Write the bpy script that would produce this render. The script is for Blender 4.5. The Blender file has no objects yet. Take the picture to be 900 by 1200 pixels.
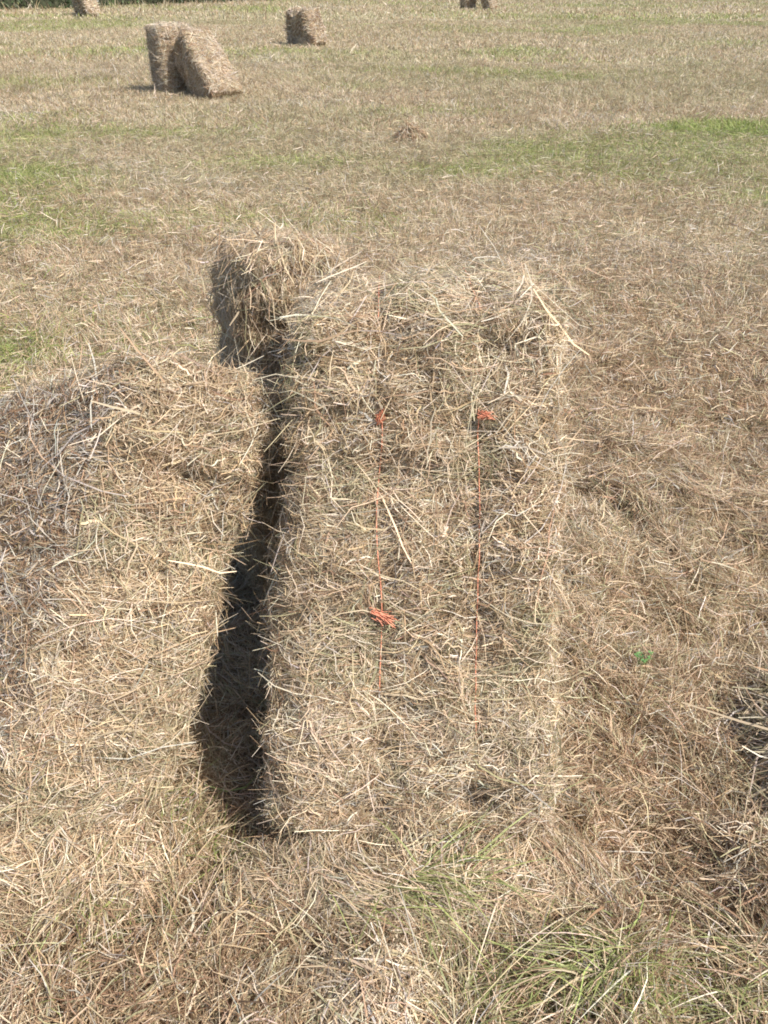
import bpy, math
import numpy as np
from mathutils import Vector

SC = bpy.context.scene
COL = SC.collection
R = math.radians

# ------------------------------------------------------------------ camera, world, sun, exposure
cam = bpy.data.cameras.new('camera')
cam.sensor_width = 36.0
cam.lens = 27.2
cam.clip_start = 0.02
cam.clip_end = 2000
cam_o = bpy.data.objects.new('camera', cam)
COL.objects.link(cam_o)
cam_o.location = (0, 0, 1.45)
cam_o.rotation_euler = (R(90 - 35.2), 0, 0)
SC.camera = cam_o

SUN_TO = Vector((0.88, -0.47, 0)).normalized()      # horizontal direction towards the sun
SUN_EL = R(50)
sun_vec = Vector((SUN_TO.x * math.cos(SUN_EL), SUN_TO.y * math.cos(SUN_EL), math.sin(SUN_EL)))
world = bpy.data.worlds.new('World')
SC.world = world
world.use_nodes = True
wn = world.node_tree
bg = wn.nodes['Background']
sky = wn.nodes.new('ShaderNodeTexSky')
sky.sky_type = 'NISHITA'
sky.sun_disc = False
sky.sun_elevation = SUN_EL
sky.sun_rotation = math.atan2(SUN_TO.x, SUN_TO.y)
sky.air_density = 1.0
sky.dust_density = 2.0
wn.links.new(sky.outputs[0], bg.inputs[0])
bg.inputs[1].default_value = 0.125
sl = bpy.data.lights.new('sun', 'SUN')
sl.energy = 4.6
sl.angle = R(0.5)
sl.color = (1.0, 0.95, 0.88)
sun_o = bpy.data.objects.new('sun', sl)
COL.objects.link(sun_o)
sun_o.location = (8, -5, 12)
sun_o.rotation_euler = (-sun_vec).to_track_quat('-Z', 'Y').to_euler()
SC.view_settings.view_transform = 'Standard'
SC.view_settings.look = 'None'
SC.view_settings.gamma = 1
SC.view_settings.use_curve_mapping = False
SC.view_settings.exposure = 0.89
SC.cycles.filter_width = 1.8
SC.cycles.max_bounces = 6
SC.cycles.diffuse_bounces = 4
SC.cycles.transmission_bounces = 3

# ------------------------------------------------------------------ helpers
rng = np.random.default_rng(7)


def _hash(ix, iy, iz, seed):
    h = (ix.astype(np.int64) * 374761393 + iy.astype(np.int64) * 668265263 + iz.astype(np.int64) * 2147483647 + seed * 974711) & 0xffffffff
    h = ((h ^ (h >> 13)) * 1274126177) & 0xffffffff
    h = ((h ^ (h >> 16)) * 2246822519) & 0xffffffff
    h = h ^ (h >> 15)
    return (h & 0xffffff) / float(0xffffff)


def vnoise(p, f=1.0, seed=0):
    q = np.asarray(p, float) * f + 137.3
    i = np.floor(q).astype(np.int64)
    t = q - i
    t = t * t * (3 - 2 * t)
    out = 0
    for dx in (0, 1):
        wx = t[:, 0] if dx else 1 - t[:, 0]
        for dy in (0, 1):
            wy = t[:, 1] if dy else 1 - t[:, 1]
            for dz in (0, 1):
                wz = t[:, 2] if dz else 1 - t[:, 2]
                out = out + wx * wy * wz * _hash(i[:, 0] + dx, i[:, 1] + dy, i[:, 2] + dz, seed)
    return out


def fbm(p, f=1.0, seed=0, oct=3):
    a, s, o = 1.0, 0.0, 0
    for k in range(oct):
        o = o + a * vnoise(p, f * 2 ** k, seed + 11 * k)
        s += a
        a *= 0.5
    return o / s


def nrm(v):
    return v / np.maximum(np.linalg.norm(v, axis=1, keepdims=True), 1e-9)


def sstep(x, a, b):
    t = np.clip((x - a) / (b - a), 0, 1)
    return t * t * (3 - 2 * t)


class Geo:
    """collects vertices, quads, colours and material slots of ONE mesh"""
    def __init__(self):
        self.v, self.q, self.c, self.m, self.n = [], [], [], [], 0

    def add(self, v, q, c, mi=0):
        self.v.append(np.asarray(v, np.float32))
        self.q.append(np.asarray(q, np.int64) + self.n)
        c = np.asarray(c, np.float32)
        if c.ndim == 1:
            c = np.repeat(c[None], len(v), 0)
        self.c.append(c)
        self.m.append(np.full(len(q), mi, np.int32))
        self.n += len(v)

    def build(self, name, mats, parent=None):
        v, q, c, m = (np.concatenate(a) for a in (self.v, self.q, self.c, self.m))
        me = bpy.data.meshes.new(name)
        me.vertices.add(len(v))
        me.vertices.foreach_set('co', v.ravel())
        me.loops.add(q.size)
        me.loops.foreach_set('vertex_index', q.astype(np.int32).ravel())
        me.polygons.add(len(q))
        me.polygons.foreach_set('loop_start', np.arange(0, q.size, 4, dtype=np.int32))
        me.polygons.foreach_set('material_index', m)
        for mt in mats:
            me.materials.append(mt)
        me.update(calc_edges=True)
        at = me.attributes.new('tint', 'FLOAT_COLOR', 'POINT')
        at.data.foreach_set('color', np.hstack([c, np.ones((len(c), 1), np.float32)]).ravel())
        o = bpy.data.objects.new(name, me)
        COL.objects.link(o)
        if parent:
            o.parent = parent
        return o


def ribbons(g, P, T, Nn, L, W, bend, col, seg=3, roll=1.0, rooted=False, taper=0.55, mi=0, kink=0.0):
    """n curved flat straws: centre (or root) P, direction T, reference normal Nn"""
    n = len(P)
    T = nrm(T)
    side0 = nrm(np.cross(T, Nn) + 1e-6)
    up = nrm(np.cross(side0, T))
    a = rng.normal(0, 1, n)[:, None] * roll
    side = side0 * np.cos(a) + up * np.sin(a)
    bdir = nrm(up * rng.normal(0, .6, n)[:, None] + side0 * rng.normal(0, 1, n)[:, None]) if not rooted else None
    S = np.linspace(0, 1, seg + 1)
    V = np.zeros((n, seg + 1, 2, 3), np.float32)
    for k, s in enumerate(S):
        if rooted:
            p = P + T * (L * s)[:, None] + bend * ((s ** 2) * L)[:, None]
            w = W * (1 - s ** 2.0 * (1 - taper * .3))
        else:
            u = s - .5
            p = P + T * (L * u)[:, None] + bdir * (bend * L * (4 * u * u - .4))[:, None]
            if kink and 0 < k < seg:
                p = p + side0 * (rng.normal(0, kink, n) * np.minimum(L, .075))[:, None]
            w = W * (1 - (1 - taper) * abs(2 * u) ** 2)
        V[:, k, 0] = p - side * (w * .5)[:, None]
        V[:, k, 1] = p + side * (w * .5)[:, None]
    nv = 2 * (seg + 1)
    base = (np.arange(n) * nv)[:, None]
    Q = np.concatenate([np.stack([base[:, 0] + 2 * k, base[:, 0] + 2 * k + 1, base[:, 0] + 2 * k + 3, base[:, 0] + 2 * k + 2], 1) for k in range(seg)])
    g.add(V.reshape(-1, 3), Q, np.repeat(col, nv, 0), mi)


# straw colours that hay really has: bleached, straw, tan, olive, brown, grey
PAL = np.array([[.64, .55, .42], [.52, .41, .275], [.43, .315, .195], [.345, .31, .19], [.28, .18, .11], [.50, .455, .39]])


def pick(n, w, jit=.16, dim=1.0):
    """w: (n,6) or (6,) weights"""
    w = np.broadcast_to(np.asarray(w, float), (n, 6))
    cw = np.cumsum(w / w.sum(1, keepdims=True), 1)
    k = (rng.random(n)[:, None] > cw).sum(1).clip(0, 5)
    c = PAL[k] * np.exp(rng.normal(0, jit, n))[:, None]
    c = c * (1 + rng.normal(0, .03, (n, 3)))
    return np.clip(c * dim, .02, .8)


def mat_straw(name, transl=.34, rough=.5, spec=.35):
    m = bpy.data.materials.new(name)
    m.use_nodes = True
    nt = m.node_tree
    b = nt.nodes['Principled BSDF']
    at = nt.nodes.new('ShaderNodeAttribute')
    at.attribute_name = 'tint'
    nt.links.new(at.outputs['Color'], b.inputs['Base Color'])
    b.inputs['Roughness'].default_value = rough
    b.inputs['Specular IOR Level'].default_value = spec
    tr = nt.nodes.new('ShaderNodeBsdfTranslucent')
    nt.links.new(at.outputs['Color'], tr.inputs['Color'])
    mx = nt.nodes.new('ShaderNodeMixShader')
    mx.inputs[0].default_value = transl
    nt.links.new(b.outputs[0], mx.inputs[1])
    nt.links.new(tr.outputs[0], mx.inputs[2])
    nt.links.new(mx.outputs[0], nt.nodes['Material Output'].inputs[0])
    return m


def mat_packed(name, c1, c2, scale=60, bump=.6, dist=.01):
    """matted stems under the loose ones: attribute tint broken up by stretched noise"""
    m = bpy.data.materials.new(name)
    m.use_nodes = True
    nt = m.node_tree
    b = nt.nodes['Principled BSDF']
    b.inputs['Roughness'].default_value = .85
    b.inputs['Specular IOR Level'].default_value = .15
    tc = nt.nodes.new('ShaderNodeNewGeometry')
    n1 = nt.nodes.new('ShaderNodeTexNoise')
    n1.inputs['Scale'].default_value = scale
    n1.inputs['Detail'].default_value = 6
    n1.inputs['Distortion'].default_value = 1.5
    nt.links.new(tc.outputs['Position'], n1.inputs['Vector'])
    cr = nt.nodes.new('ShaderNodeValToRGB')
    cr.color_ramp.elements[0].position = .35
    cr.color_ramp.elements[1].position = .68
    cr.color_ramp.elements[0].color = (*c1, 1)
    cr.color_ramp.elements[1].color = (*c2, 1)
    nt.links.new(n1.outputs['Fac'], cr.inputs[0])
    nt.links.new(cr.outputs[0], b.inputs['Base Color'])
    bp = nt.nodes.new('ShaderNodeBump')
    bp.inputs['Strength'].default_value = bump
    bp.inputs['Distance'].default_value = dist
    nt.links.new(n1.outputs['Fac'], bp.inputs['Height'])
    nt.links.new(bp.outputs[0], b.inputs['Normal'])
    return m


def mat_plain(name, col, rough=.6):
    m = bpy.data.materials.new(name)
    m.use_nodes = True
    nt = m.node_tree
    b = nt.nodes['Principled BSDF']
    nz = nt.nodes.new('ShaderNodeTexNoise')
    nz.inputs['Scale'].default_value = 220
    mr = nt.nodes.new('ShaderNodeMixRGB')
    mr.inputs[1].default_value = (*[c * .75 for c in col], 1)
    mr.inputs[2].default_value = (*[min(1, c * 1.2) for c in col], 1)
    nt.links.new(nz.outputs['Fac'], mr.inputs[0])
    nt.links.new(mr.outputs[0], b.inputs['Base Color'])
    b.inputs['Roughness'].default_value = rough
    return m


M_STRAW = mat_straw('dry_hay_stems')
M_GRASS = mat_straw('grass_blades', .32, .5, .3)
M_LEAF = mat_straw('hedge_leaves', .25, .5, .4)
M_PACK = mat_packed('packed_hay', (.20, .145, .085), (.40, .31, .20), 90)
M_EARTH = mat_packed('hedge_earth', (.02, .022, .012), (.05, .055, .03), 6)
M_TWINE = mat_plain('orange_twine', (.62, .24, .14))


def tag(o, label=None, cat=None, group=None, kind=None):
    for k, v in (('label', label), ('category', cat), ('group', group), ('kind', kind)):
        if v:
            o[k] = v
    return o


def empty(name, loc, rz, label, cat, group=None):
    o = bpy.data.objects.new(name, None)
    o.empty_display_size = .1
    COL.objects.link(o)
    o.location = loc
    o.rotation_euler = (0, 0, rz)
    return tag(o, label, cat, group)


# ------------------------------------------------------------------ the field
def gheight(x, y):
    p = np.stack([x, y, np.zeros_like(x)], 1)
    d = np.hypot(x, y)
    near = 1 - sstep(d, 1.2, 5.0)
    h = (fbm(p, 4.5, 3) - .5) * (.035 + .14 * near) + (fbm(p, 1.3, 5, 2) - .5) * .05
    h = h + (fbm(p, 10, 13, 2) - .5) * .095 * near
    far = sstep(d, 3, 20)
    return h + (fbm(p, .12, 9, 2) - .5) * .05 * far


# green places in the field: x, y, rx, ry, amount
GREEN = [(3.75, 9.3, 1.0, .36, 1.6), (-.95, 7.5, .75, .3, .5), (.52, 7.1, .4, .25, .55), (-1.8, 3.25, .25, .3, .75),
         (-3.1, 7.0, .7, .35, .4), (2.9, 6.2, .4, .3, .5), (-2.6, 9.0, 1.3, .45, .45), (-6.0, 13.2, 1.8, .8, .5),
         (-.6, .86, .22, .12, .45), (-.95, .82, .15, .15, .4), (.65, 10.5, .9, .4, .35), (2.2, 14.5, 2.5, .8, .35), (-.2, 5.6, .4, .3, .3),
         (.12, .80, .16, .06, .6), (.42, .62, .22, .07, .5), (-1.35, 5.6, .9, .4, .35)]
BROWN = [(.7, .8, .6, .5, .8), (-.35, .62, .7, .28, .9), (1.35, 3.0, 1.1, 1.5, .75), (-.42, .6, .45, .2, .7), (.55, 1.0, .35, .35, .6), (.25, 7.9, .8, .5, .7), (-3.0, 4.4, .8, .6, .5), (.4, .65, .3, .15, .4), (2.4, 6.9, 1.2, .4, .5)]


def gfield(x, y):
    p = np.stack([x, y * 1.4, np.zeros_like(x)], 1)
    d = np.hypot(x, y)
    g = sstep(fbm(p, .30, 21, 4), .50, .70) * .55 * sstep(d, 2.5, 6)
    for (cx, cy, rx, ry, a) in GREEN:
        g = g + a * np.exp(-((x - cx) / rx) ** 2 - ((y - cy) / ry) ** 2) * (.5 + fbm(p, 2.5, 33, 2))
    o = .08 + .45 * sstep(fbm(p, .27, 27, 4), .45, .68) * sstep(d, 3, 8) + .22 * sstep(d, 8, 22)
    b = sstep(fbm(p, .4, 41, 4), .44, .66) * .6
    for (cx, cy, rx, ry, a) in BROWN:
        b = b + a * np.exp(-((x - cx) / rx) ** 2 - ((y - cy) / ry) ** 2)
    gr = sstep(fbm(p, .7, 51, 3), .55, .8)
    return np.clip(g, 0, 1), np.clip(o, 0, 1), np.clip(b * (1 - .65 * sstep(d, 3.5, 9)), 0, 1), np.clip(gr, 0, 1)


def axis(lo, hi, n, c, k):
    t = np.linspace(-1, 1, n)
    s = np.sinh(t * k) / np.sinh(k)
    return np.where(s < 0, c + s * (c - lo), c + s * (hi - c))


def build_field():
    xs = axis(-420, 420, 420, 0, 8.2)
    ys = axis(-60, 650, 460, 2.2, 8.0)
    X, Y = np.meshgrid(xs, ys)
    x, y = X.ravel(), Y.ravel()
    z = gheight(x, y) - .012
    g_, o_, b_, gr = gfield(x, y)
    c = np.array([.395, .325, .215]) * (1 - b_[:, None]) + np.array([.33, .235, .14]) * b_[:, None]
    c = c * (1 - .35 * gr[:, None]) + np.array([.37, .335, .27]) * .35 * gr[:, None]
    c = c * (1 - .7 * o_[:, None]) + np.array([.315, .295, .16]) * .7 * o_[:, None]
    c = c * (1 - g_[:, None]) + np.array([.21, .24, .09]) * g_[:, None]
    c = c * .78
    near = 1 - sstep(np.hypot(x, y), 3, 9)
    c = c * (1 - .45 * near[:, None]) + np.array([.17, .12, .07]) * .45 * near[:, None]      # bare thatch and soil between stems
    nx, ny = len(xs), len(ys)
    i = np.arange(nx * ny).reshape(ny, nx)
    q = np.stack([i[:-1, :-1], i[:-1, 1:], i[1:, 1:], i[1:, :-1]], -1).reshape(-1, 4)
    g = Geo()
    g.add(np.stack([x, y, z], 1), q, c)
    m = bpy.data.materials.new('mown_field')
    m.use_nodes = True
    nt = m.node_tree
    b = nt.nodes['Principled BSDF']
    b.inputs['Roughness'].default_value = .9
    b.inputs['Specular IOR Level'].default_value = .1
    at = nt.nodes.new('ShaderNodeAttribute')
    at.attribute_name = 'tint'
    ge = nt.nodes.new('ShaderNodeNewGeometry')

    def noise(sc, det, stretch=(1, 1, 1)):
        mp = nt.nodes.new('ShaderNodeMapping')
        mp.inputs['Scale'].default_value = stretch
        nt.links.new(ge.outputs['Position'], mp.inputs[0])
        n = nt.nodes.new('ShaderNodeTexNoise')
        n.inputs['Scale'].default_value = sc
        n.inputs['Detail'].default_value = det
        n.inputs['Roughness'].default_value = .65
        nt.links.new(mp.outputs[0], n.inputs['Vector'])
        return n

    def ramp(src, a, b_, lo, hi):
        r = nt.nodes.new('ShaderNodeMapRange')
        r.inputs['From Min'].default_value = a
        r.inputs['From Max'].default_value = b_
        r.inputs['To Min'].default_value = lo
        r.inputs['To Max'].default_value = hi
        nt.links.new(src, r.inputs[0])
        return r.outputs[0]

    n1 = noise(5.5, 8)
    n2 = noise(.55, 6, (1, 1.6, 1))
    mul = nt.nodes.new('ShaderNodeVectorMath')
    mul.operation = 'SCALE'
    nt.links.new(at.outputs['Color'], mul.inputs[0])
    mm = nt.nodes.new('ShaderNodeMath')
    mm.operation = 'MULTIPLY'
    nt.links.new(ramp(n1.outputs['Fac'], .3, .7, .6, 1.35), mm.inputs[0])
    nt.links.new(ramp(n2.outputs['Fac'], .3, .7, .84, 1.16), mm.inputs[1])
    nt.links.new(mm.outputs[0], mul.inputs['Scale'])
    nt.links.new(mul.outputs[0], b.inputs['Base Color'])
    bp = nt.nodes.new('ShaderNodeBump')
    bp.inputs['Strength'].default_value = .7
    bp.inputs['Distance'].default_value = .06
    nt.links.new(n1.outputs['Fac'], bp.inputs['Height'])
    nt.links.new(bp.outputs[0], b.inputs['Normal'])
    tag(g.build('field', [m]), kind='structure')


build_field()


def gcolor(x, y, n, green_only=None):
    g_, o_, b_, gr = gfield(x, y)
    w = np.stack([.16 + .20 * gr, .32 - .05 * b_, .28 + .15 * b_, .13 + .0 * b_, .10 + .38 * b_, .08 + .25 * gr], 1)
    dim = (1 - .15 * sstep(np.hypot(x, y), 2.5, 9))[:, None]        # stems get duller with distance from the camera
    c = pick(n, w, dim=dim)
    isg = rng.random(n) < g_ * .85
    gc = np.array([.19, .235, .075]) * np.exp(rng.normal(0, .25, n))[:, None] + rng.random(n)[:, None] * np.array([.12, .09, .03])
    iso = rng.random(n) < o_ * .75
    oc = np.array([.305, .285, .165]) * np.exp(rng.normal(0, .22, n))[:, None] + rng.random(n)[:, None] * np.array([.08, .06, .03])
    return np.where(isg[:, None], gc, np.where(iso[:, None], oc * (dim + .05), c))


def scatter_grass():
    """stubble and short grass of the mown field (stuff) and the loose hay lying in it (stuff)"""
    gs, gh = Geo(), Geo()
    # x half width = a*d + b ; (d0, d1, a, b, stubble per m2, litter per m2, width, len stub, len litter)
    for (d0, d1, a, b, ds, dl, w, ls, ll, seg) in (
            (.15, .86, .5, 1.1, 12000, 22000, .0019, .055, .075, 4),
            (.86, 1.4, .5, 1.1, 12000, 22000, .0019, .05, .06, 3),
            (1.4, 2.6, .55, .9, 12000, 15000, .002, .042, .06, 3),
            (2.6, 5.0, .55, .7, 7000, 5000, .0032, .038, .062, 2),
            (5.0, 9.0, .55, .6, 5000, 2000, .0036, .042, .06, 2),
            (9.0, 16., .55, .6, 2800, 350, .0055, .045, .065, 2),
            (16., 30., .55, .6, 700, 30, .010, .05, .10, 2),
            (30., 70., .55, 2., 100, 2, .022, .075, .15, 2)):
        ai, bi = a, b                          # full density inside this width, thinning out beyond it
        a, b = a + .40, b + .5
        area = (d1 - d0) * ((a * d0 + b) + (a * d1 + b))
        for which, dens in ((0, ds), (1, dl)):
            n = int(area * dens)
            y = d0 + (d1 - d0) * rng.random(int(n * 1.6))
            hw = a * y + b
            keep = rng.random(len(y)) < hw / (a * d1 + b)
            y = y[keep][:n]
            x = (rng.random(len(y)) * 2 - 1) * (a * y + b)
            inner = ai * y + bi
            keep = rng.random(len(y)) < np.clip((a * y + b - np.abs(x)) / (a * y + b - inner), 0, 1)
            x, y = x[keep], y[keep]
            n = len(y)
            z = gheight(x, y)
            P = np.stack([x, y, z], 1)
            pf = np.stack([x, y, np.zeros(n)], 1)
            col = gcolor(x, y, n)
            if which == 0:
                az = rng.random(n) * 6.283
                cl = vnoise(pf, 3.5, 61) * 12.6
                hor = np.stack([np.cos(az) + .9 * np.cos(cl), np.sin(az) + .9 * np.sin(cl), np.zeros(n)], 1)
                T = np.array([0, 0, 1.0]) + hor * (.25 + .35 * rng.random(n))[:, None]
                L = ls * np.exp(rng.normal(0, .4, n)) * (.6 + .9 * fbm(pf, 2.2 if d0 < 5 else .6, 71, 2))
                bend = hor * (.35 * rng.random(n))[:, None] + np.array([0, 0, -.25]) * rng.random(n)[:, None]
                ribbons(gs, P, T, hor + .01, L, w * np.exp(rng.normal(0, .3, n)), bend, col, seg, 1.2, True)
            else:
                ang = vnoise(pf, 7.0 if d0 < 3 else 3.0, 81) * 18 + rng.normal(0, .42, n)
                ang = np.where(rng.random(n) < .2, rng.random(n) * 6.283, ang)
                T = np.stack([np.cos(ang), np.sin(ang), rng.normal(.02, .2, n)], 1)
                P[:, 2] += (rng.random(n) ** 1.5) * (.035 if d0 < 5 else .05)
                L = np.minimum(ll * np.exp(rng.normal(0, .5, n)), ll * 2.4)
                N = np.repeat(np.array([[0, 0, 1.0]]), n, 0)
                ribbons(gh, P, T, N, L, w * np.exp(rng.normal(0, .32, n)), (.26 if d0 < 1 else .14) * rng.random(n) + .02, col, seg, .8, False, kink=.03)
    tag(gs.build('grass', [M_GRASS]), kind='stuff')
    tag(gh.build('loose_hay', [M_STRAW]), kind='stuff')


scatter_grass()

# ------------------------------------------------------------------ bales
GRP_N = 'bales of the near stook'
GRP_F = 'bales standing far off in the field'


DENTS = {11: [(.14, .92, .05, .028, .05), (.07, .07, .05, .035, .035), (-.10, .05, .05, .04, .025), (.18, .33, .06, .05, .015), (-.085, .93, .03, .03, .02)],
         23: [(.12, .60, .05, .04, .035), (-.08, .35, .05, .04, .025), (.02, .72, .07, .02, .025)]}


def bale_shape(p, L, W, T, seed, twx, flake=.09, r=.05):
    """push a point of the plain box out to the lumpy, rounded surface; p local: x -W/2..W/2, y 0..T, z 0..L"""
    c = np.array([0, T / 2, L / 2])
    h = np.array([W / 2, T / 2, L / 2])
    q = p - c
    inner = np.clip(q, -(h - r), h - r)
    d = q - inner
    n = nrm(d)
    # flat faces keep their axis normal
    s = inner + n * r
    off = (fbm(p + seed, 7, seed, 3) - .5) * .058 + (fbm(p + seed, 22, seed + 3, 2) - .5) * .03
    zz = p[:, 2] + (vnoise(p, 5, seed + 7) - .5) * .04
    off = off + (.0045 if L > .9 else .007) * np.sin(zz / flake * 6.283) * (.4 + 1.2 * vnoise(p, 6, seed + 8))
    fy = np.abs(n[:, 1])
    for (dx, dz, rx, rz_, dep) in DENTS.get(seed, ()):
        off = off - dep * (n[:, 1] < 0) * fy * np.exp(-((p[:, 0] - dx) / rx) ** 2 - ((p[:, 2] - dz) / rz_) ** 2)
    fz = np.abs(n[:, 2])
    for tx in twx:
        off = off - .013 * np.maximum(fy, fz) * np.exp(-((p[:, 0] - tx) / .022) ** 2)
    return s + c + n * off[:, None], n


def make_bale(loc, rz, L, W, T, lean, h0, nst, seed, label, near=True, group=GRP_N, slen=.075, sw=.0027, twx=(-.09, .09),
              wts=(.24, .30, .17, .17, .06, .06), knots=(), stray=.03, res=.018, face_w=(1, 1, 1, .35, 1, .15), roll=0.0, twine=True, shear=0.0, along=.12, flake=.09, rnd=.05, skew=0.0, side_shade=0.0, flare=0.0):
    root = empty('hay_bale', (loc[0], loc[1], 0), rz, label, 'hay bale', group)
    ct, st = math.cos(lean), math.sin(lean)
    cr, sr = math.cos(roll), math.sin(roll)

    def place(p, clampz=True):
        x, y, z = p[:, 0], p[:, 1], p[:, 2]
        x = x * (1 + flare * np.clip(1 - z / L, 0, 1) * sstep(-x, .08, .2))
        x = x - skew * y * np.clip(.5 - x / W, 0, 1)
        z = z - .75 * skew * y * np.clip(.5 - x / W, 0, 1) * np.clip(z / L, 0, 1)
        z = z + shear * y * np.clip(z / L, 0, 1)
        x2, z2 = x * cr + z * sr, -x * sr + z * cr
        o = np.stack([x2, y * ct + z2 * st, -y * st + z2 * ct + h0], 1)
        if clampz:
            low = o[:, 2] < .02
            o[low, 2] = .02 - .012 * (1 - np.exp((o[low, 2] - .02) / .05)) * 3
        return o

    g = Geo()
    verts, quads, fid, n0 = [], [], [], 0
    # six faces: -x, +x, -y, +y, +z, -z
    dims = (W, T, L)
    org = np.array([-W / 2, 0, 0])
    for f, (ax, sgn) in enumerate(((0, 0), (0, 1), (1, 0), (1, 1), (2, 1), (2, 0))):
        a, b = [k for k in range(3) if k != ax]
        na, nb = max(3, int(dims[a] / res)), max(3, int(dims[b] / res))
        A, B = np.meshgrid(np.linspace(0, dims[a], na + 1), np.linspace(0, dims[b], nb + 1), indexing='ij')
        v = np.zeros((A.size, 3))
        v[:, a], v[:, b], v[:, ax] = A.ravel(), B.ravel(), dims[ax] * sgn
        i = np.arange(A.size).reshape(na + 1, nb + 1) + n0
        q = np.stack([i[:-1, :-1], i[1:, :-1], i[1:, 1:], i[:-1, 1:]], -1).reshape(-1, 4)
        if (sgn == 0) == (ax != 1):
            q = q[:, ::-1]
        verts.append(v + org)
        quads.append(q)
        fid.append(np.full(len(q), f))
        n0 += len(v)
    vb, q, fid = np.concatenate(verts), np.concatenate(quads), np.concatenate(fid)
    s, n = bale_shape(vb, L, W, T, seed, twx, r=rnd)
    ws = place(s)
    core_col = np.array([.27, .20, .11])
    g.add(ws, q, core_col, 0)
    # stems over it
    A0, B0, C0, D0 = (ws[q[:, k]] for k in range(4))
    nq = nrm(np.cross(C0 - A0, D0 - B0))
    ctr = (A0 + B0 + C0 + D0) / 4
    mid = place(np.array([[0, T / 2, L / 2]]), False)
    nq = np.where((np.einsum('ij,ij->i', nq, ctr - mid) < 0)[:, None], -nq, nq)
    ar = np.linalg.norm(np.cross(C0 - A0, D0 - B0), axis=1) * np.asarray(face_w)[fid]
    k = rng.choice(len(q), nst, p=ar / ar.sum())
    u, v = rng.random((2, nst))
    P = (A0[k] * ((1 - u) * (1 - v))[:, None] + B0[k] * (u * (1 - v))[:, None] + C0[k] * (u * v)[:, None] + D0[k] * ((1 - u) * v)[:, None])
    N = nrm(nq[k] + rng.normal(0, .12, (nst, 3)))
    ax = np.array([0, st, ct])                                   # long axis of the bale
    t1 = nrm(np.cross(N, ax) + 1e-5)
    t2 = nrm(np.cross(N, t1))
    fr = 9.0
    ang = (vnoise(P + seed, fr, seed + 5) - .5) * 15 + rng.normal(0, .45, nst)
    ang = np.where(rng.random(nst) < .28, rng.random(nst) * 6.283, ang)
    ang = np.where(rng.random(nst) < .30, rng.normal(0, .35, nst), ang)
    ang = np.where(rng.random(nst) < along, 1.571 + rng.normal(0, .35, nst), ang)
    lift = rng.normal(.02, .14 if near else .08, nst)
    stub = rng.random(nst) < (.10 if near else .03)
    lift = np.where(stub, rng.uniform(.4, 1.6, nst), lift)
    Td = t1 * np.cos(ang)[:, None] + t2 * (np.sin(ang) * .9)[:, None] + N * lift[:, None]
    Ls = slen * np.exp(rng.normal(0, .48, nst))
    Ls = np.where(stub, Ls * .5, Ls)
    off = rng.random(nst) ** 1.7 * (.019 if near else .016) - .003
    P = P + N * off[:, None]
    far_ = rng.random(nst) < stray
    Ls = np.where(far_, rng.uniform(.10, .24, nst) * (slen / .075) ** .4, Ls)
    P = np.where(far_[:, None], P + N * .012, P)
    P[:, 2] = np.maximum(P[:, 2], .015)
    tone = fbm(P + seed, 6, seed + 9, 2)
    tone2 = fbm(P + seed, 9, seed + 19, 2)
    w = np.array(wts)[None] * np.stack([.4 + 1.2 * tone, .7 + .6 * tone, 1.6 - 1.2 * tone, .25 + 3 * sstep(tone2, .45, .75), 2.1 - 2.2 * tone, .6 + .8 * tone2], 1)
    if side_shade:       # shade of the side turned from the sun, put into its stem colours
        gs_ = (fid[k] == 0)[:, None] * side_shade
        w = w * (1 - gs_) + np.array([.10, .05, .16, .03, .32, .34]) * gs_
    col = pick(nst, np.clip(w, .005, None))
    ribbons(g, P, Td, N, Ls, sw * np.exp(rng.normal(0, .36, nst)) * np.where(rng.random(nst) < .015, 1.6, 1), (.16 if near else .1) * rng.random(nst) + .01, col, 4 if near else 2, .8, False, mi=1, kink=.06)
    g.build('hay_body', [M_PACK, M_STRAW], root)

    if twine:
        for ti, tx in enumerate(twx):
            m = 70 if near else 16
            zz = np.linspace(0, L, m)
            yy = np.linspace(0, T, max(4, m // 3))
            wob = (vnoise(np.stack([zz * 6, zz * 0 + tx * 50, zz * 0], 1), 1, seed) - .5) * .02
            f = np.stack([tx + wob, np.zeros(m), zz], 1)
            t_ = np.stack([np.full(len(yy), tx), yy, np.full(len(yy), L)], 1)
            b_ = f[::-1] + np.array([0, T, 0])
            u_ = np.stack([np.full(len(yy), tx), yy[::-1], np.zeros(len(yy))], 1)
            path = np.concatenate([f, t_, b_, u_])
            sp, sn = bale_shape(path, L, W, T, seed, ())
            lift_ = np.full(len(path), .006 if near else .012)
            if near:   # the strand sinks into the stems at both ends of the face and stays clear in the middle
                fz = path[:, 2] / L
                onf = path[:, 1] < .001
                wv = vnoise(np.stack([fz * 9, fz * 0 + tx * 70, fz * 0], 1), 1, seed + 2)
                top_, low_ = (.845, .30) if ti == 0 else (.835, .21)
                lift_ = np.where(onf, -.014, lift_)
                lift_ = np.where(onf & (fz > low_) & (fz < top_), .001 + .011 * wv, lift_)
            pw = place(sp + sn * lift_[:, None])
            tube(pw, .00095 if near else .004, M_TWINE, 'baling_twine', root, closed=True)
            tw = root.children[-1] if False else LAST[0]
            for (kt, kz, ksz, kdir, kout) in knots:
                if kt == ti:
                    pt, pn = bale_shape(np.array([[tx + .003, 0, kz]]), L, W, T, seed, ())
                    kp = place(pt + pn * kout)[0]
                    knot(kp, ksz, kdir, tw)
    return root


LAST = [None]


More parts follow.
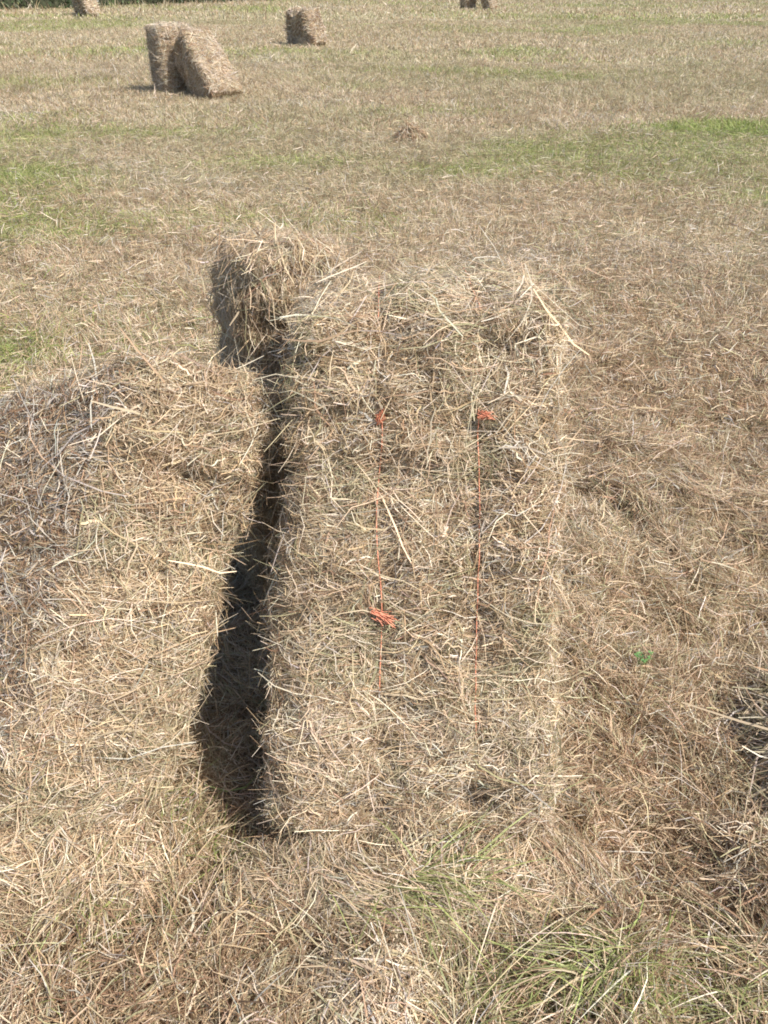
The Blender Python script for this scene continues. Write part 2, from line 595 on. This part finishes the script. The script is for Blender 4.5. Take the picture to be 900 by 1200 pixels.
def tube(path, r, mat, name, parent, closed=False, sides=5):
    n = len(path)
    nx = np.roll(path, -1, 0) - np.roll(path, 1, 0)
    if not closed:
        nx[0], nx[-1] = path[1] - path[0], path[-1] - path[-2]
    t = nrm(nx)
    ref = np.array([1.0, 0.13, .21])
    a = nrm(np.cross(t, ref[None]))
    b = np.cross(t, a)
    th = np.arange(sides) / sides * 6.283
    V = path[:, None] + r * (a[:, None] * np.cos(th)[None, :, None] + b[:, None] * np.sin(th)[None, :, None])
    i = np.arange(n * sides).reshape(n, sides)
    j = np.roll(i, -1, 0) if closed else i[1:]
    i0 = i if closed else i[:-1]
    q = np.stack([i0, np.roll(i0, -1, 1), np.roll(j, -1, 1), j], -1).reshape(-1, 4)
    g = Geo()
    g.add(V.reshape(-1, 3), q, (.7, .2, .09))
    LAST[0] = g.build(name, [mat], parent)
    return LAST[0]


def knot(p, size, kdir, parent):
    """frayed ends of orange twine tied on the face of a bale"""
    g = Geo()
    d = np.array(kdir, float)
    for k in range(60):
        dd = d + rng.normal(0, .24, 3)
        dd /= np.linalg.norm(dd)
        ln = size * rng.uniform(.25, .6)
        p0 = p + d / np.linalg.norm(d) * size * (rng.random() ** 1.5 * .6 - .35)
        s = np.linspace(0, 1, 5)[:, None]
        pa = p0 + rng.normal(0, .003, 3) + dd * ln * s + np.array([0, -.3, .5]) * (s * (1 - s)) * size * .7 * rng.random()
        n = len(pa)
        th = np.arange(4) / 4 * 6.283
        a = np.cross(dd, [.3, .9, .2]); a /= np.linalg.norm(a)
        b = np.cross(dd, a)
        V = pa[:, None] + .0008 * (a * np.cos(th)[:, None] + b * np.sin(th)[:, None])[None]
        i = np.arange(n * 4).reshape(n, 4)
        q = np.stack([i[:-1], np.roll(i[:-1], -1, 1), np.roll(i[1:], -1, 1), i[1:]], -1).reshape(-1, 4)
        g.add(V.reshape(-1, 3), q, (.7, .2, .09))
    g.build('knot', [M_TWINE], parent)


# the near stook: two bales leaning on one that stands behind them
make_bale((.08, .843), 0, .98, .47, .36, R(28), .09, 150000, 11, shear=.40, flare=.22, label=
          'large leaning hay bale with two orange twines and frayed knots down its face', stray=.022, slen=.041, sw=.0015,
          knots=((0, .80, .028, (.25, -.3, .9), .013), (1, .81, .027, (.95, -.3, .1), .013), (0, .445, .05, (.9, -.25, -.38), .013), (1, .02, .02, (-.8, -.4, .1), .065)))
make_bale((-.605, .842), R(17), .91, .27, .40, R(25), .115, 120000, 23, skew=1.15, side_shade=.95, label=
          'leaning hay bale left of the dark gap, without twine, its outer side coloured in grey shade', roll=R(27), slen=.044, sw=.0015, twx=(), stray=.022, twine=False,
          wts=(.22, .34, .20, .13, .08, .05))
make_bale((-.34 + .13 * math.cos(R(24)), 1.58 + .13 * math.sin(R(24))), R(24), .92, .26, .36, R(6), 0, 90000, 37, rnd=.075, roll=R(6), label=
          'upright hay bale standing behind the leaning ones with a slanting shadow across its face', stray=.025, along=.7, twine=False, slen=.045, sw=.0016,
          wts=(.20, .32, .30, .06, .10, .02))

# far stooks
def far(loc, rz, lean, seed, label, L=.88, W=.52, T=.40, n=7000, sw=.006, sl=.11, h0=.04, twine=True):
    make_bale(loc, R(rz), L, W, T, R(lean), h0, n, seed, label, near=False, group=GRP_F, slen=sl, sw=sw, res=.04, stray=.08,
              twx=(-.1, .1), wts=(.28, .18, .14, .03, .17, .20), twine=twine)


def rel(c, rz, r, f):
    a = R(rz)
    return (c[0] + r * math.cos(a) + f * math.sin(a), c[1] + r * math.sin(a) - f * math.cos(a))


A = (-2.98, 12.0)
far(rel(A, 42, .24, 0), 42, 1, 51, 'upright hay bale of the pair in the mid distance with a dark shaded side', n=15000, sw=.0038, sl=.065, twine=False, L=.77, W=.48, T=.36)
far(rel(A, 44, .40, .92), 44, 43, 53, 'hay bale tipped over against the upright one in the mid distance', L=.93, W=.48, n=17000, sw=.0038, sl=.065, h0=.10, T=.46, twine=False)
B = (-1.78, 19.9)
far(rel(B, 50, .2, -.1), 50, 2, 61, 'upright bale of the small far stook left of centre', twine=False, L=.64, W=.44, T=.36, n=5000, sw=.009, sl=.12)
far(rel(B, 50, .12, .42), 50, 22, 63, 'slanted bale on the sunny side of the small far stook left of centre', twine=False, W=.44, T=.36, n=5000, sw=.009, sl=.12, L=.68, h0=.08)
Cc = (-10.6, 32.6)
far(rel(Cc, 52, .2, -.1), 52, 2, 71, 'upright bale near the hedge at the edge of the field', n=3000, sw=.014, sl=.14, L=.9, twine=False)
far(rel(Cc, 52, .12, .45), 52, 25, 73, 'slanted bale propped on the one near the hedge', n=3000, sw=.014, sl=.14, L=.95, h0=.08, twine=False)
far((3.62, 38.2), 42, 1, 81, 'upright bale farthest away across the field, standing left of its neighbour', n=3000, sw=.014, sl=.14, L=.9, twine=False)
far((4.5, 37.7), 58, 18, 83, 'tilted bale farthest away across the field, right of its upright neighbour', n=3000, sw=.014, sl=.14, L=.9, h0=.06, twine=False)


# ------------------------------------------------------------------ loose heaps, tufts, small plants
def heap(loc, rx, ry, h, n, seed, label, name='hay_heap', cat='hay heap', sl=.14, sw=.003, wts=(.2, .3, .2, .14, .08, .1), z0=0.0, down=.75, swirl=.5):
    z0 = max(0.0, float(gheight(np.array([loc[0]]), np.array([loc[1]]))[0]) - .01) if h < .2 else 0.0
    root = empty(name, (loc[0], loc[1], z0), 0, label, cat)
    g = Geo()
    na, nr = 40, 12
    th = np.linspace(0, 6.283, na + 1)[:-1]
    rr = np.linspace(0.02, 1, nr + 1)
    TH, RR = np.meshgrid(th, rr)
    x, y = (RR * np.cos(TH)).ravel(), (RR * np.sin(TH)).ravel()

    def surf(x, y):
        r2 = np.clip(x * x + y * y, 0, 1)
        p = np.stack([x * rx + loc[0], y * ry + loc[1], np.zeros_like(x)], 1)
        z = h * (1 - r2) ** .8 * (.55 + .9 * fbm(p, 9, seed, 3)) - .01
        return np.stack([x * rx, y * ry, z], 1)
    v = surf(x, y)
    i = np.arange(len(x)).reshape(nr + 1, na)
    q = np.stack([i[:-1], np.roll(i[:-1], -1, 1), np.roll(i[1:], -1, 1), i[1:]], -1).reshape(-1, 4)
    g.add(v, q, (.25, .18, .1), 0)
    a = rng.random(n) * 6.283
    r = np.sqrt(rng.random(n)) * 1.05
    x, y = r * np.cos(a), r * np.sin(a)
    P = surf(x, y)
    e = .02
    dx = (surf(x + e, y) - P) / e
    dy = (surf(x, y + e) - P) / e
    N = nrm(np.cross(dx, dy))
    rad = np.stack([x * rx, y * ry, -h * np.ones(n) * .8], 1)
    tang = np.stack([-y, x, np.zeros(n)], 1)
    pf = P + np.array([loc[0], loc[1], 0])
    sw_ = (vnoise(pf, 9, seed + 2) - .5) * 4 * swirl
    T = nrm(rad) * down + nrm(tang) * sw_[:, None] + rng.normal(0, .6, (n, 3))
    T = T - N * np.einsum('ij,ij->i', T, N)[:, None] * .8
    P = P + N * (rng.random(n) ** 1.5 * .03)[:, None]
    tone = fbm(pf, 7, seed + 4, 2)
    w = np.array(wts)[None] * np.stack([.4 + 1.2 * tone, .7 + .6 * tone, 1.6 - 1.2 * tone, np.ones(n), 2.1 - 2.2 * tone, np.ones(n)], 1)
    ribbons(g, P, T, N, sl * np.exp(rng.normal(0, .4, n)), sw * np.exp(rng.normal(0, .3, n)), .18 * rng.random(n) + .02, pick(n, w), 4, .7, False, mi=1, kink=.02)
    g.build('hay_mound', [M_PACK, M_STRAW], root)
    return root


heap((1.02, 1.03), .20, .30, .11, 9000, 91, 'mound of long loose hay with hanging stems at the right edge of the picture', wts=(.25, .3, .12, .25, .05, .1))
heap((.28, 8.6), .17, .12, .12, 1500, 93, 'small dark clump of loose hay alone in the middle of the field', sl=.12, sw=.006, wts=(.06, .16, .3, .08, .4, .02))
heap((-1.06, 1.12), .24, .36, .30, 14000, 95, 'greyish loose hay piled against the left bale', sl=.06, sw=.0018, wts=(.18, .10, .14, .06, .16, .45), down=.45, swirl=.8)
heap((-.03, .61), .11, .08, .045, 2500, 97, 'pale bleached tuft of hay in front of the twine-tied bale', sl=.08, sw=.0022, wts=(.28, .3, .15, .1, .08, .12))

heap((.07, .815), .36, .11, .09, 12000, 101, 'skirt of loose hay fallen round the foot of the twine-tied bale', sl=.06, sw=.0015, wts=(.18, .30, .22, .15, .12, .04), down=.45, swirl=1.3)
heap((-.72, .86), .34, .13, .14, 10000, 105, 'loose hay spilling from the foot of the left bale', sl=.065, sw=.0017, wts=(.16, .3, .22, .14, .14, .04), down=.35, swirl=1.2)


def tuft(loc, n, L, spread, az, azs, label, gfrac, seed, w=.0024, droop=.7, name='grass_tuft', lift=0.0):
    g = Geo()
    x = loc[0] + rng.normal(0, spread[0], n)
    y = loc[1] + rng.normal(0, spread[1], n)
    P = np.stack([x, y, gheight(x, y) - .005 + lift], 1)
    a = R(az) + rng.normal(0, R(azs), n)
    hor = np.stack([np.cos(a), np.sin(a), np.zeros(n)], 1)
    T = hor * rng.uniform(.5, 1.1, n)[:, None] + np.array([0, 0, 1.0])
    Ls = L * np.exp(rng.normal(0, .3, n))
    bend = hor * rng.uniform(.2, .7, n)[:, None] + np.array([0, 0, -1.0]) * (droop * rng.uniform(.6, 1.1, n))[:, None]
    gcol = np.array([.23, .25, .095]) * np.exp(rng.normal(0, .25, n))[:, None]
    c = np.where((rng.random(n) < gfrac)[:, None], gcol, pick(n, (.25, .3, .15, .3, .05, .05)))
    ribbons(g, P, T, hor, Ls, w * np.exp(rng.normal(0, .25, n)), bend, c, 5, .6, True)
    return tag(g.build(name, [M_GRASS]), label, 'grass tuft')


tuft((.035, .765), 230, .11, (.07, .018), 15, 45, 'green tuft of long grass bent sideways at the foot of the twine-tied bale', .7, 1, lift=.09)
tuft((.42, .66), 380, .11, (.07, .03), 200, 40, 'olive tuft of long grass lying over at the lower right', .45, 2)
tuft((.14, .60), 400, .13, (.05, .04), 60, 60, 'straw-coloured tuft of arching grass below the green one', .2, 3)
tuft((.68, .62), 260, .12, (.06, .05), 150, 50, 'dry yellowish grass tuft in the bottom right corner', .25, 4)
tuft((-.60, .88), 220, .10, (.12, .05), 80, 70, 'thin olive grass tuft at the foot of the left bale', .5, 5, droop=.4)


def clover(loc):
    g = Geo()
    z = float(gheight(np.array([loc[0]]), np.array([loc[1]]))[0])
    root = empty('clover_plant', (loc[0], loc[1], z), 0, 'small bright green clover plant in the dry grass right of the bale', 'weed')
    gs = Geo()
    for k in range(9):
        a = rng.random() * 6.283
        l = rng.uniform(.012, .03)
        tip = np.array([math.cos(a) * l * .6, math.sin(a) * l * .6, l + .03])
        s = np.linspace(0, 1, 4)[:, None]
        pa = tip * s
        V = np.stack([pa - np.array([.0007, 0, 0]), pa + np.array([.0007, 0, 0])], 1).reshape(-1, 3)
        gs.add(V, [[2 * i, 2 * i + 1, 2 * i + 3, 2 * i + 2] for i in range(3)], (.12, .22, .05))
        for j in range(3):
            b = a + j * 2.09
            d = np.array([math.cos(b), math.sin(b), .25])
            sd = np.array([-math.sin(b), math.cos(b), 0])
            r = rng.uniform(.005, .008)
            V = np.array([tip, tip + d * r * .6 + sd * r * .55, tip + d * r * 1.15, tip + d * r * .6 - sd * r * .55])
            g.add(V, [[0, 1, 2, 3]], np.array([.10, .20, .06]) * rng.uniform(.8, 1.3))
    gs.build('stems', [M_LEAF], root)
    g.build('leaves', [M_LEAF], root)


clover((.63, 1.33))


# ------------------------------------------------------------------ hedge along the far edge
def hedge():
    p0, p1 = np.array([-16.6 - 14, 34.9 - 16.0]), np.array([-10 + 26, 43.2 + 31])
    d = (p1 - p0)
    ln = np.linalg.norm(d)
    d = d / ln
    s = np.array([-d[1], d[0]])                     # away from the camera
    root = empty('hedge', (p0[0], p0[1], 0), 0, 'overgrown dark green hedge along the far left edge of the field', 'hedge')
    g = Geo()
    na, nb = 160, 14
    u = np.linspace(0, ln, na)
    th = np.linspace(0, math.pi, nb)
    U, TH = np.meshgrid(u, th, indexing='ij')
    p3 = np.stack([U.ravel(), TH.ravel() * 1.2, np.zeros(U.size)], 1)
    H = 2.2 * (.75 + .5 * fbm(p3 * np.array([1, 0, 0]), .35, 5, 3))
    D = 1.3 * (.8 + .5 * fbm(p3, .9, 8, 3))
    acr = 1.3 - D * np.cos(TH.ravel())
    z = H * np.sin(TH.ravel()) ** .6
    pos = np.stack([d[0] * U.ravel() + s[0] * acr, d[1] * U.ravel() + s[1] * acr, z - .05], 1)
    i = np.arange(U.size).reshape(na, nb)
    q = np.stack([i[:-1, :-1], i[1:, :-1], i[1:, 1:], i[:-1, 1:]], -1).reshape(-1, 4)
    g.add(pos, q, (.05, .055, .03), 0)
    g.build('branches', [M_EARTH], root)
    gl = Geo()
    n = 60000
    k = rng.choice(len(q), n)
    uv = rng.random((2, n))
    A0, B0, D0 = pos[q[k, 0]], pos[q[k, 1]], pos[q[k, 3]]
    P = A0 + (B0 - A0) * uv[0][:, None] + (D0 - A0) * uv[1][:, None]
    ctr = np.stack([d[0] * (P @ np.array([d[0], d[1], 0])) + s[0] * 1.3, d[1] * (P @ np.array([d[0], d[1], 0])) + s[1] * 1.3, np.full(n, .8)], 1)
    out = nrm(P - ctr)
    clump = fbm(P, 1.1, 15, 3)
    P = P + out * (sstep(clump, .4, .7) * .5 + rng.random(n) * .25 - .05)[:, None]
    P[:, 2] = np.maximum(P[:, 2], .03)
    T = out + rng.normal(0, .7, (n, 3))
    base = np.array([.045, .068, .026])[None] * (1 + 1.2 * sstep(fbm(P, .4, 25, 2), .4, .7))[:, None]
    base = base * np.exp(rng.normal(0, .3, n))[:, None] + (rng.random(n) < .08)[:, None] * np.array([.10, .08, .03])
    ribbons(gl, P, T, rng.normal(0, 1, (n, 3)), rng.uniform(.09, .2, n), rng.uniform(.06, .11, n), .1 * rng.random(n), base, 2, .8, False, .25)
    # dry grass and stalks along its foot
    m = 1800
    u = rng.random(m) * ln
    a = rng.normal(-.45, .3, m)
    P = np.stack([d[0] * u + s[0] * a, d[1] * u + s[1] * a, np.zeros(m)], 1)
    hor = rng.normal(0, .3, (m, 3))
    hor[:, 2] = 0
    gv = Geo()
    ribbons(gv, P, hor + np.array([0, 0, 1.0]), hor + .01, rng.uniform(.1, .4, m), rng.uniform(.012, .03, m), hor * .5, pick(m, (.2, .3, .25, .25, .1, .05)) * .8, 3, 1, True)
    gl.build('leaves', [M_LEAF], root)
    gv.build('dry_stalks', [M_GRASS], root)


hedge()
